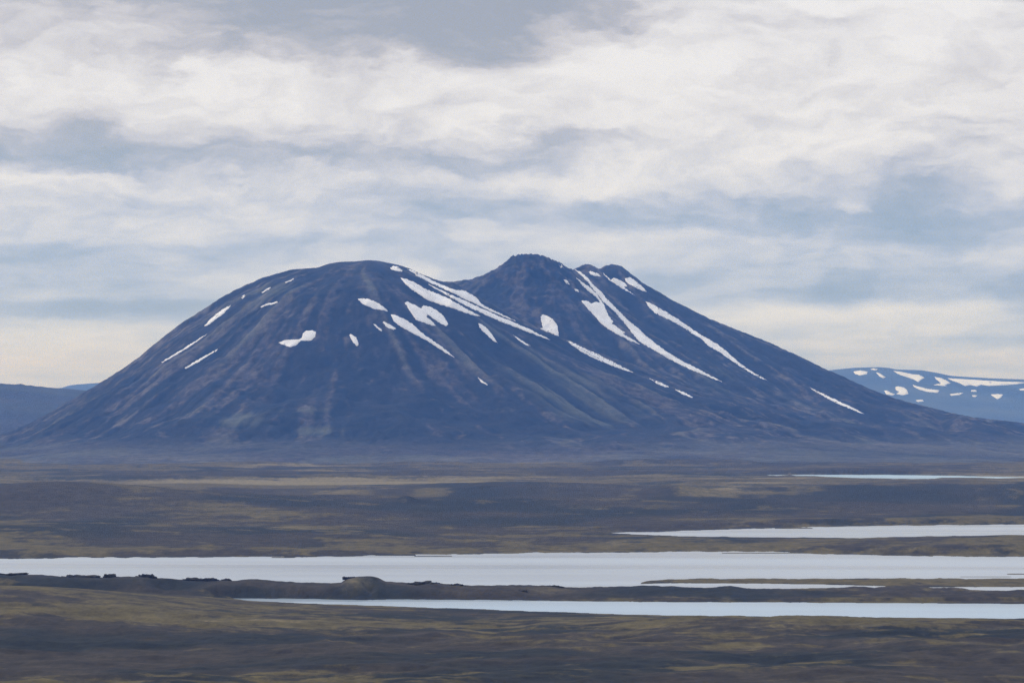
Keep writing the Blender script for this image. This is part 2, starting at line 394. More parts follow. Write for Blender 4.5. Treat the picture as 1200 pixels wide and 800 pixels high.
def build_ground():
    rows = [F * H / (yy - YH) for yy in np.arange(900.0, 536.0, -0.5)]
    near = list(np.linspace(6, rows[0] - 15, 46))
    far = list(rows[-1] * (46000.0 / rows[-1]) ** np.linspace(0.03, 1, 44))
    dist = np.array(near + rows + far)
    fine = np.arange(-120, 1320.1, 0.85)
    ang = np.arctan((fine - 600) / F)
    lo = ang[0]; hi = ang[-1]
    side = np.linspace(0, 1, 150)[1:] ** 2.6
    right = hi + side * (math.pi - hi); left = (lo - side * (math.pi + lo))[::-1][1:]
    ang = np.concatenate([left, ang, right])
    # rows run along constant forward distance in view, turning into circles outside it
    A, Dm = np.meshgrid(ang, dist)
    ex = np.clip(np.abs(A) - max(-lo, hi), 0, 1)
    rad = Dm / np.cos(np.clip(np.abs(A), 0, max(-lo, hi))) * (1 + 0 * ex)
    X = rad * np.sin(A); Y = rad * np.cos(A)
    z, px, y, s = ground_z(X, Y)
    gr, pa, de = ground_attrs(X, Y, px, y, s)
    co = np.stack([X, Y, z], -1).reshape(-1, 3)
    nr, nc = A.shape
    q = grid_faces(nr, nc, wrap=True)
    # close the small hole under the viewer
    q0 = np.array([[0, i + 1, i, i] for i in range(1, nc - 1)])
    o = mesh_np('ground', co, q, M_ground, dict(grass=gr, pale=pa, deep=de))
    tag(o, 'rolling plain of brown lava gravel and olive turf around the lakes', 'plain', kind='structure')
    return o
build_ground()

# ------------------------------------------------------------------ lakes
def water_material(name, tint, rough, turb=0.5):
    m = bpy.data.materials.new(name); m.use_nodes = True
    nt = m.node_tree; bs = nt.nodes['Principled BSDF']
    g = nt.nodes.new('ShaderNodeNewGeometry')
    mp = nt.nodes.new('ShaderNodeMapping'); mp.inputs['Scale'].default_value = (0.10, 1.0, 1.0); nt.links.new(g.outputs['Position'], mp.inputs[0])
    wind = noise(nt, mp.outputs[0], 0.0085, 2, 0.45)          # slicks and wind lanes
    rip = noise(nt, g.outputs['Position'], 0.25, 4, 0.6)
    bs.inputs['Base Color'].default_value = (*tint, 1)
    c = mixc(nt, wind.sstep(0.35, 0.65), tuple(t * 0.85 for t in tint), tuple(min(1, t * 1.12) for t in tint))
    nt.links.new(c, bs.inputs['Base Color'])
    r = wind.sstep(0.30, 0.70) * (rough * 0.6) + rough * 0.7
    nt.links.new(r.x, bs.inputs['Roughness'])
    bs.inputs['IOR'].default_value = 1.33
    bs.inputs['Specular IOR Level'].default_value = 0.5
    bump = nt.nodes.new('ShaderNodeBump'); bump.inputs['Strength'].default_value = 0.15; bump.inputs['Distance'].default_value = 0.25
    nt.links.new(rip.x, bump.inputs['Height']); nt.links.new(bump.outputs[0], bs.inputs['Normal'])
    return m
M_silt = water_material('silty_grey_water', (0.42, 0.43, 0.415), 0.34)
M_blue = water_material('glacial_blue_water', (0.40, 0.46, 0.475), 0.34)
M_teal = water_material('milky_teal_water', (0.33, 0.46, 0.50), 0.34)
def lake(far, near, x0, x1, mat, label, z=0.0):
    xs = np.arange(x0, x1 + 1, 12.0)
    yf = ip(xs, far) if isinstance(far, list) else np.full(len(xs), far)
    yn = ip(xs, near) if isinstance(near, list) else np.full(len(xs), near)
    R = 9
    co = []
    for t in np.linspace(0, 1, R):
        yy = yn + (yf - yn) * t
        d = F * H / (yy - YH)
        co.append(np.stack([(xs - 600) / F * d, d, np.full(len(xs), z)], -1))
    o = mesh_np('lake', np.concatenate(co), grid_faces(R, len(xs)), mat)
    tag(o, label, 'lake', kind='structure')
ex = lambda L, d: [(a, b + d) for a, b in L]
lake(ex(L1F, -1.2), 693.5, -410, 1660, M_silt, 'wide pale grey lake stretching across the whole plain behind the dark bar of land')
lake(ex(L2F, -0.8), ex(L2N, 0.9), 250, 1600, M_blue, 'long light blue lake in front of the dark bar of land, the nearest water')
lake(ex(L3F, -1.0), ex(L3N, 1.4), 698, 1540, M_silt, 'narrow grey lake on the right, third in depth, behind a low brown rise')
lake(ex(L4F, -0.4), ex(L4N, 0.6), 872, 1500, M_teal, 'farthest thin teal lake close under the right foot of the mountain')

# ------------------------------------------------------------------ the mountain
SIL = [(-600, 527), (-300, 522), (-100, 516), (0, 508), (30, 497), (60, 481.5), (90, 463.5), (112, 450), (130, 439.5), (150, 426), (165, 415), (180, 402), (200, 386), (216, 374.5), (240, 360), (262, 345.5), (290, 331.5), (310, 324), (340, 315.5), (360, 313.5), (372, 313), (385, 308.5), (400, 306), (415, 306), (432, 304.3), (445, 305.3), (460, 308.5), (470, 310.5), (480, 314), (500, 323), (518, 328.8), (535, 328.5), (550, 326.5), (566, 321.5), (584, 311.5), (592, 305.5), (599, 299), (606, 297.3), (620, 296.6), (632, 297.5), (642, 300.5), (655, 306), (665, 311.8), (672, 314), (678, 311.5), (686, 308.7), (693, 309.5), (700, 313), (705, 313), (710, 310), (716, 309), (724, 309.6), (732, 313), (740, 319), (752, 329.5), (770, 339.5), (788, 350.5), (810, 361.5), (830, 371.5), (860, 384), (900, 399.5), (930, 413), (950, 423), (972, 433.5), (990, 441), (1020, 455), (1050, 466), (1095, 478), (1140, 488), (1200, 495), (1260, 500), (1400, 509), (1600, 518), (2000, 527)]

def radial(X, Y, cx, D, prof_l, prof_f, prof_r, prof_b=None):
    """a hill that falls away from its top with its own section to the left, front and right. sections: (metres out, row)"""
    x0 = (cx - 600) / F * D
    dx = X - x0; dy = Y - D
    r = np.hypot(dx, dy) + 1e-6
    def hh(p): return ip(r, [(a, H + (YH - b) / F * D) for a, b in p])
    th = np.arctan2(dx, -dy)                   # 0 towards the viewer, +90 deg right
    c, s_ = np.cos(th), np.sin(th)
    wf = np.clip(c, 0, 1) ** 2; wb = np.clip(-c, 0, 1) ** 2
    wr = np.clip(s_, 0, 1) ** 2; wl = np.clip(-s_, 0, 1) ** 2
    return wf * hh(prof_f) + wb * hh(prof_b or prof_f) + wr * hh(prof_r) + wl * hh(prof_l)

def smax(a, b, k):
    h = np.clip(0.5 + 0.5 * (a - b) / k, 0, 1)
    return b + (a - b) * h + k * h * (1 - h)

def bil(G, fx, fy):
    fx = np.clip(fx, 0, G.shape[1] - 1.001); fy = np.clip(fy, 0, G.shape[0] - 1.001)
    ix = fx.astype(np.int32); iy = fy.astype(np.int32); ax = fx - ix; ay = fy - iy
    g = G.ravel(); w = G.shape[1]; i = iy * w + ix
    return (g[i] * (1 - ax) + g[i + 1] * ax) * (1 - ay) + (g[i + w] * (1 - ax) + g[i + w + 1] * ax) * ay

def lic(tex, ux, uy, n, step):
    """smear a texture along a direction field"""
    nr, nc = tex.shape
    gy, gx = np.mgrid[0:nr, 0:nc].astype(np.float32)
    acc = tex.copy(); tot = 1.0
    for sgn in (1, -1):
        x = gx.copy(); y = gy.copy()
        for i in range(n):
            vx = bil(ux, x, y); vy = bil(uy, x, y)
            x += sgn * step * vx; y += sgn * step * vy
            w = 1 - i / n
            acc += w * bil(tex, x, y); tot += w
    return acc / tot
def norm(a, k=1.0):
    return np.clip(0.5 + (a - a.mean()) / (a.std() + 1e-9) * 0.2 * k, 0, 1)

MG = {}
def build_mountain():
    cell = 6.0
    xs = np.arange(-3300, 4300, cell); ysf = np.arange(7700, 11700, cell)
    X, Y = np.meshgrid(xs, ysf)
    X = X.astype(np.float32); Y = Y.astype(np.float32)
    u = 2.94
    flat = 523.0
    A = radial(X, Y, 430, 9900,
        [(0, 303), (60*u, 308), (100*u, 317), (140*u, 331), (190*u, 361), (230*u, 389), (265*u, 417), (318*u, 452), (370*u, 483), (430*u, 505), (560*u, 520), (800*u, 532)],
        [(0, 303), (160, 307), (330, 318), (480, 333), (600, 350), (700, 374), (820, 408), (960, 446), (1090, 474), (1240, 494), (1450, 510), (1800, 522), (2300, 533)],
        [(0, 303), (40*u, 308), (75*u, 318), (125*u, 345), (205*u, 390), (305*u, 430), (410*u, 468), (480*u, 487), (600*u, 506), (800*u, 522), (1000*u, 534)])
    u2 = 3.2
    Bk = radial(X, Y, 622, 10750,
        [(0, 296), (20*u2, 298), (30*u2, 305), (45*u2, 316), (75*u2, 327), (120*u2, 338), (200*u2, 392), (320*u2, 470), (500*u2, 525)],
        [(0, 296), (50, 299), (90, 306), (200, 330), (420, 378), (700, 432), (1000, 478), (1400, 505), (2200, 532)],
        [(0, 296), (20*u2, 299), (44*u2, 313), (75*u2, 336), (120*u2, 368), (180*u2, 402), (240*u2, 434), (330*u2, 466), (430*u2, 489), (560*u2, 506), (900*u2, 532)])
    Ck = radial(X, Y, 716, 11000,
        [(0, 308), (16*u2, 315), (60*u2, 322), (150*u2, 380), (400*u2, 520)],
        [(0, 308), (80, 316), (180, 336), (420, 386), (700, 428), (1000, 464), (1400, 496), (1900, 514), (2500, 532)],
        [(0, 308), (14*u2, 312), (36*u2, 328), (72*u2, 349), (114*u2, 370), (184*u2, 397), (256*u2, 430), (334*u2, 463), (424*u2, 486), (560*u2, 503), (900*u2, 530)])
    C1 = radial(X, Y, 686, 10950,
        [(0, 307.5), (12*u2, 313), (40*u2, 345), (100*u2, 420), (400*u2, 560)],
        [(0, 307.5), (60, 315), (240, 350), (600, 430), (1200, 520), (2000, 560)],
        [(0, 307.5), (13*u2, 314), (40*u2, 345), (100*u2, 400), (400*u2, 560)])
    Hh = smax(smax(smax(A, Bk, 30.0), Ck, 26.0), C1, 14.0)
    # broad spurs and foothills
    low = sm(420, 90, Hh) * sm(-5, 60, Hh)
    spur = (fbm(X / 330., Y / 330., 4, 0.5, 201) - 0.5)
    Hh = Hh + spur * (14 + 46 * low) * sm(5, 80, Hh)
    for mx_, my_, mw, md, mh in ((345, 8720, 130, 120, 42), (282, 8800, 80, 110, 30), (400, 8800, 90, 120, 26), (235, 8900, 70, 160, 26), (190, 9150, 60, 200, 18), (470, 8700, 110, 110, 16)):
        Hh = Hh + mh * np.exp(-((X - (mx_ - 600) / F * my_) / mw) ** 2 - ((Y - my_) / md) ** 2)
    # direction of steepest descent, for the gullies
    B = Hh
    gy, gx = np.gradient(B)
    for _ in range(3):
        gx = (gx + np.roll(gx, 2, 0) + np.roll(gx, -2, 0) + np.roll(gx, 2, 1) + np.roll(gx, -2, 1)) / 5
        gy = (gy + np.roll(gy, 2, 0) + np.roll(gy, -2, 0) + np.roll(gy, 2, 1) + np.roll(gy, -2, 1)) / 5
    gl = np.hypot(gx, gy) + 1e-5
    slope = gl / cell
    ux, uy = gx / gl, gy / gl
    # on the dome the scree fans out from the brink of the cap
    qx, qy = (395 - 600) / F * 9350, 9420.0
    rx, ry = X - qx, Y - qy
    rl = np.hypot(rx, ry) + 1e-3
    wq = gs(X, Y, (440 - 600) / F * 9200, 9000, 900, 700) * sm(150, 400, rl) * 0.75
    bx = ux * (1 - wq) - rx / rl * wq; by = uy * (1 - wq) - ry / rl * wq
    bl = np.hypot(bx, by) + 1e-3
    ux, uy = bx / bl, by / bl
    t1 = fbm(X / 85., Y / 85., 3, 0.55, 210)
    t2 = fbm(X / 22., Y / 22., 2, 0.7, 220)
    t3 = fbm(X / 130., Y / 130., 3, 0.5, 230)
    l1 = norm(lic(t1, ux, uy, 34, 2.0))
    l2 = norm(lic(t2, ux, uy, 34, 1.6))
    l3 = norm(lic(t3, ux, uy, 40, 2.2))
    steep = sm(0.10, 0.38, slope)
    rough = fbm(X / 60., Y / 60., 5, 0.6, 240) - 0.5
    flank = 0.36 + 0.64 * sm(0.20, 0.65, np.abs(ux))      # gullies run cleanest down the sides
    wob = fbm(X / 38., Y / 38., 5, 0.62, 245) - 0.5
    # crags on the middle summit and below it
    crag_w = gs(X, Y, (622 - 600) / F * 10750, 10700, 240, 330)
    rid = 1 - np.abs(2 * fbm(X / 70., Y / 70., 5, 0.6, 250) - 1)
    flank = flank * (1 - 0.8 * crag_w)
    Hh = Hh - (0.5 - l1) * 26 * steep * flank + (l2 - 0.5) * 15 * steep * flank + wob * 15 * steep * (1.15 - flank) + rough * (5 + 9 * steep) + crag_w * (np.clip(rid, 0.1, 1) - 0.75) * 38
    # cliff band ringing that summit
    cap = gs(X, Y, (620 - 600) / F * 10750, 10750, 95, 110)
    # fit the skyline
    px = 600 + F * X / Y
    el = (Hh - H) / Y * F                      # rows above the level line
    cols = np.arange(-400, 1700, 1.0)
    idx = np.clip(np.round(px + 400).astype(int), 0, len(cols) - 1)
    mx = np.full(len(cols), -99.0)
    np.maximum.at(mx, idx.ravel(), el.ravel())
    good = mx > -90
    mx = np.interp(cols, cols[good], mx[good])
    mx = np.max([np.roll(mx, j) for j in (-2, -1, 0, 1, 2)], axis=0)
    d = (YH - ip(cols, SIL)) - mx
    d = np.where((cols < -60) | (cols > 1350), 0, d)
    k = np.array([0.25, 0.5, 0.25]); 
    for _ in range(3): d = np.convolve(np.pad(d, 1, 'edge'), k, 'valid')
    dd = np.interp(px, cols, d); mm = np.interp(px, cols, mx)
    w = np.clip(1 - (mm - el) / 90.0, 0, 1) ** 1.5
    w = np.maximum(w, 0)
    Hh = Hh + dd * Y / F * w
    # let the skirts run out under the plain
    edge = np.minimum(np.minimum(sm(7700, 8050, Y), sm(11700, 11300, Y)), np.minimum(sm(-3300, -2800, X), sm(4300, 3700, X)))
    gz, gpx, gy_, gs_ = ground_z(X, Y)
    Hh = (Hh - 1.0) * edge + (gz - 14) * (1 - edge)
    MG.update(xs=xs, ys=ysf, Z=Hh, cell=cell)
    # --- surface
    px = 600 + F * X / Y; py = YH - (Hh - H) / Y * F
    def b(cx, cy, rx, ry, a=1.0): return a * gs(px, py, cx, cy, rx, ry)
    n = fbm(X / 210., Y / 210., 5, 0.55, 300)
    nb = fbm(X / 45., Y / 45., 4, 0.6, 310)
    vein = fbm(X / 26., Y / 26., 4, 0.6, 330) - 0.5
    brown = 0.32 + vein * (0.5 + 1.1 * crag_w) + (l3 - 0.5) * 0.9 * flank * steep + (n - 0.5) * 0.5 + (nb - .5) * .35 + (l2 - 0.5) * 0.6 + b(620, 345, 60, 50, .35) + b(250, 440, 150, 50, .12) + b(470, 430, 130, 60, .10) + b(520, 440, 90, 40, .15) + b(760, 470, 160, 40, .10) + b(350, 370, 70, 40, .16) - b(560, 350, 30, 20, .3) - b(420, 470, 70, 60, .22) - b(860, 430, 120, 40, .22) - b(600, 385, 60, 30, .15)
    brown = sm(0.30, 0.80, brown + (l2 - .5) * .5)
    green = (l1 - 0.5) * 0.8 * flank +  (l2 - .5) * .5 + (n - 0.5) * 0.6 + b(285, 492, 45, 9, .60) + b(350, 481, 50, 4, .45) + b(380, 504, 60, 6, .55) + b(240, 485, 50, 14, .2) + b(425, 510, 60, 6, .2) + b(655, 455, 75, 26, .36) + b(720, 490, 70, 18, .24) + b(600, 415, 60, 26, .20) + b(560, 385, 30, 14, .2) + b(340, 345, 60, 16, .3) + b(300, 380, 30, 20, .12) + b(150, 445, 60, 25, .15) - b(345, 492, 28, 8, .6)
    green = sm(0.20, 0.80, green + (l2 - .5) * .35)
    cap_b = fbm(X / 240., Y / 34., 5, 0.55, 320) - 0.5
    pale = (l2 - 0.5) * 1.0 * flank + vein * 0.9 + cap_b * 1.3 * (1 - steep) * sm(350, 480, Hh) + (nb - 0.5) * 0.45 + (l3 - .5) * .4 + b(470, 430, 160, 50, .08) + b(540, 430, 50, 30, .15) + b(640, 340, 50, 30, .12) + b(350, 360, 60, 25, .14) + b(250, 420, 60, 40, .12)
    pale = sm(0.24, 0.62, pale) * 0.62
    # the run-out is covered like the plain
    fan = sm(75, 12, Hh)
    gr, pa, de = ground_attrs(X, Y, gpx, gy_, gs_)
    green = green * (1 - fan) + fan * gr * 0.75
    pale = pale * (1 - fan) + fan * pa * 1.0
    brown = brown * (1 - fan) + fan * (0.75 - 0.6 * de)
    nr, nc = X.shape
    co = np.stack([X, Y, Hh], -1).reshape(-1, 3)
    o = mesh_np('mountain', co, grid_faces(nr, nc), M_rock, dict(brown=brown, green=green, pale=pale))
    tag(o, 'broad dark blue-grey volcanic mountain with a rounded dome, a craggy middle summit and long right flank', 'mountain', kind='structure')
build_mountain()

def cast(px, py, xs, ys, Z, cell, d0, d1, n=1400):
    """where the sight line through a point of the photo meets a height grid"""
    px = np.asarray(px, float); py = np.asarray(py, float)
    out = np.full(len(px), np.nan); prev = np.full(len(px), -1.0)
    pd = d0
    for d in np.linspace(d0, d1, n):
        X = (px - 600) / F * d; zr = H + (YH - py) / F * d
        dz = bil(Z, (X - xs[0]) / cell, (d - ys[0]) / cell * np.ones(len(px))) - zr
        hit = np.isnan(out) & (dz > 0)
        t = np.where(hit, prev / (prev - dz + 1e-9), 0)
        out = np.where(hit, pd + (d - pd) * np.clip(t, 0, 1), out)
        prev = dz; pd = d
    return out

# ------------------------------------------------------------------ snow
def snow_material():
    m = bpy.data.materials.new('old_firn_snow'); m.use_nodes = True
    nt = m.node_tree; bs = nt.nodes['Principled BSDF']
    g = nt.nodes.new('ShaderNodeNewGeometry')
    n = noise(nt, g.outputs['Position'], 0.02, 6, 0.65)
    nt.links.new(mixc(nt, n.sstep(0.35, 0.7), (0.88, 0.83, 0.78), (0.80, 0.745, 0.69)), bs.inputs['Base Color'])
    bs.inputs['Roughness'].default_value = 0.9; bs.inputs['Specular IOR Level'].default_value = 0.2
    bump = nt.nodes.new('ShaderNodeBump'); bump.inputs['Strength'].default_value = 0.3; bump.inputs['Distance'].default_value = 3.0
    nt.links.new(n.x, bump.inputs['Height']); nt.links.new(bump.outputs[0], bs.inputs['Normal'])
    return m
M_snow = snow_material()

def snow(poly, label, group, G, seed=0, thick=2.2, d0=7900, d1=11600, jit=0.9, st=1.7, inset=0.38):
    rnd = random.Random(seed)
    ar = sum(poly[i - 1][0] * poly[i][1] - poly[i][0] * poly[i - 1][1] for i in range(len(poly)))
    sg = 1 if ar > 0 else -1
    q = []
    for i in range(len(poly)):                     # pull the outline in a little: the melting rim is thin
        a, b, c = poly[i - 1], poly[i], poly[(i + 1) % len(poly)]
        tx, ty = c[0] - a[0], c[1] - a[1]; L = math.hypot(tx, ty) + 1e-6
        q.append((b[0] - ty / L * inset * sg, b[1] + tx / L * inset * sg))
    poly = q
    # roughen the outline
    pts = []
    n = len(poly)
    for i in range(n):
        a, b = poly[i], poly[(i + 1) % n]
        L = math.dist(a, b); k = max(1, int(L / 1.6))
        for j in range(k):
            t = j / k
            x = a[0] + (b[0] - a[0]) * t; y = a[1] + (b[1] - a[1]) * t
            if j:
                j2 = min(jit, L * 0.12)
                nx, ny = -(b[1] - a[1]) / L, (b[0] - a[0]) / L
                e = rnd.uniform(-1, 1) * j2 * 0.55
                x += nx * e; y += ny * e
            pts.append((x, y))
    nb = len(pts)
    def inside(x, y):
        c = False
        for i in range(nb):
            x1, y1 = pts[i]; x2, y2 = pts[i - 1]
            if (y1 > y) != (y2 > y) and x < (x2 - x1) * (y - y1) / (y2 - y1) + x1: c = not c
        return c
    def dmin(x, y): return min((x - p[0]) ** 2 + (y - p[1]) ** 2 for p in pts) ** 0.5
    x0 = min(p[0] for p in pts); x1 = max(p[0] for p in pts); y0 = min(p[1] for p in pts); y1 = max(p[1] for p in pts)
    inner = []
    yy = y0 + st / 2
    while yy < y1:
        xx = x0 + st / 2
        while xx < x1:
            if inside(xx, yy) and dmin(xx, yy) > 0.8: inner.append((xx, yy))
            xx += st
        yy += st
    allp = [Vector(p) for p in pts + inner]
    vv, ee, ff, ov, oe, of = delaunay_2d_cdt(allp, [(i, (i + 1) % nb) for i in range(nb)], [], 1, 1e-5)
    P = np.array([(v.x, v.y) for v in vv])
    D = cast(P[:, 0], P[:, 1], G['xs'], G['ys'], G['Z'], G['cell'], d0, d1)
    onb = np.array([any(k < nb for k in o) for o in ov])
    dd = np.array([0.0 if bnd else min(dmin(x, y), 3.0) for (x, y), bnd in zip(P, onb)])
    med = np.nanmedian(D)
    D = np.where(np.isnan(D), med, D)
    X = (P[:, 0] - 600) / F * D
    cx = (X - G['xs'][0]) / G['cell']; cy = (D - G['ys'][0]) / G['cell']
    Z = bil(G['Z'], cx, cy)
    gx = (bil(G['Z'], cx + 1.5, cy) - bil(G['Z'], cx - 1.5, cy)) / (3 * G['cell'])
    gy = (bil(G['Z'], cx, cy + 1.5) - bil(G['Z'], cx, cy - 1.5)) / (3 * G['cell'])
    nn = np.stack([-gx, -gy, np.ones_like(gx)], -1); nn /= np.linalg.norm(nn, axis=1)[:, None]
    lift = thick * (0.5 + 0.5 * np.clip(dd / 2.0, 0, 1))
    base = np.stack([X, D, Z], -1)
    top = base + nn * lift[:, None]; bot = base - nn * thick * 1.2
    N = len(vv)
    verts = np.concatenate([top, bot]).tolist()
    faces = []
    cnt = {}
    bad = 0
    for f in ff:
        if max(D[list(f)]) - min(D[list(f)]) > 1600: bad += 1; continue
        faces.append(tuple(f))
        for i in range(3):
            e = (f[i], f[(i + 1) % 3]); cnt[e] = cnt.get(e, 0) + 1
    for (a, b) in list(cnt):
        if (b, a) not in cnt: faces.append((b, a, a + N, b + N))
    for f in list(faces):
        if len(f) == 3: faces.append((f[2] + N, f[1] + N, f[0] + N))
    me = bpy.data.meshes.new('snow_patch'); me.from_pydata(verts, [], faces)
    # face outwards
    me.update()
    if sum(p.normal.z for p in me.polygons[:5]) < 0: me.flip_normals()
    for p in me.polygons: p.use_smooth = len(p.vertices) == 3
    me.materials.append(M_snow)
    o = bpy.data.objects.new('snow_patch', me)
    # origin at the patch
    c = base.mean(0); me.transform(__import__('mathutils').Matrix.Translation(-Vector(c))); o.location = c
    C.objects.link(o)
    tag(o, label, 'snow patch', group)
    if bad: print('snow', label, 'skipped', bad, 'of', len(ff))
SD, SM_, SR, SF = 'snow patches on the rounded dome', 'snow patches on the middle summit', 'snow patches on the right summits and flank', 'snow fields on the distant right mountain'
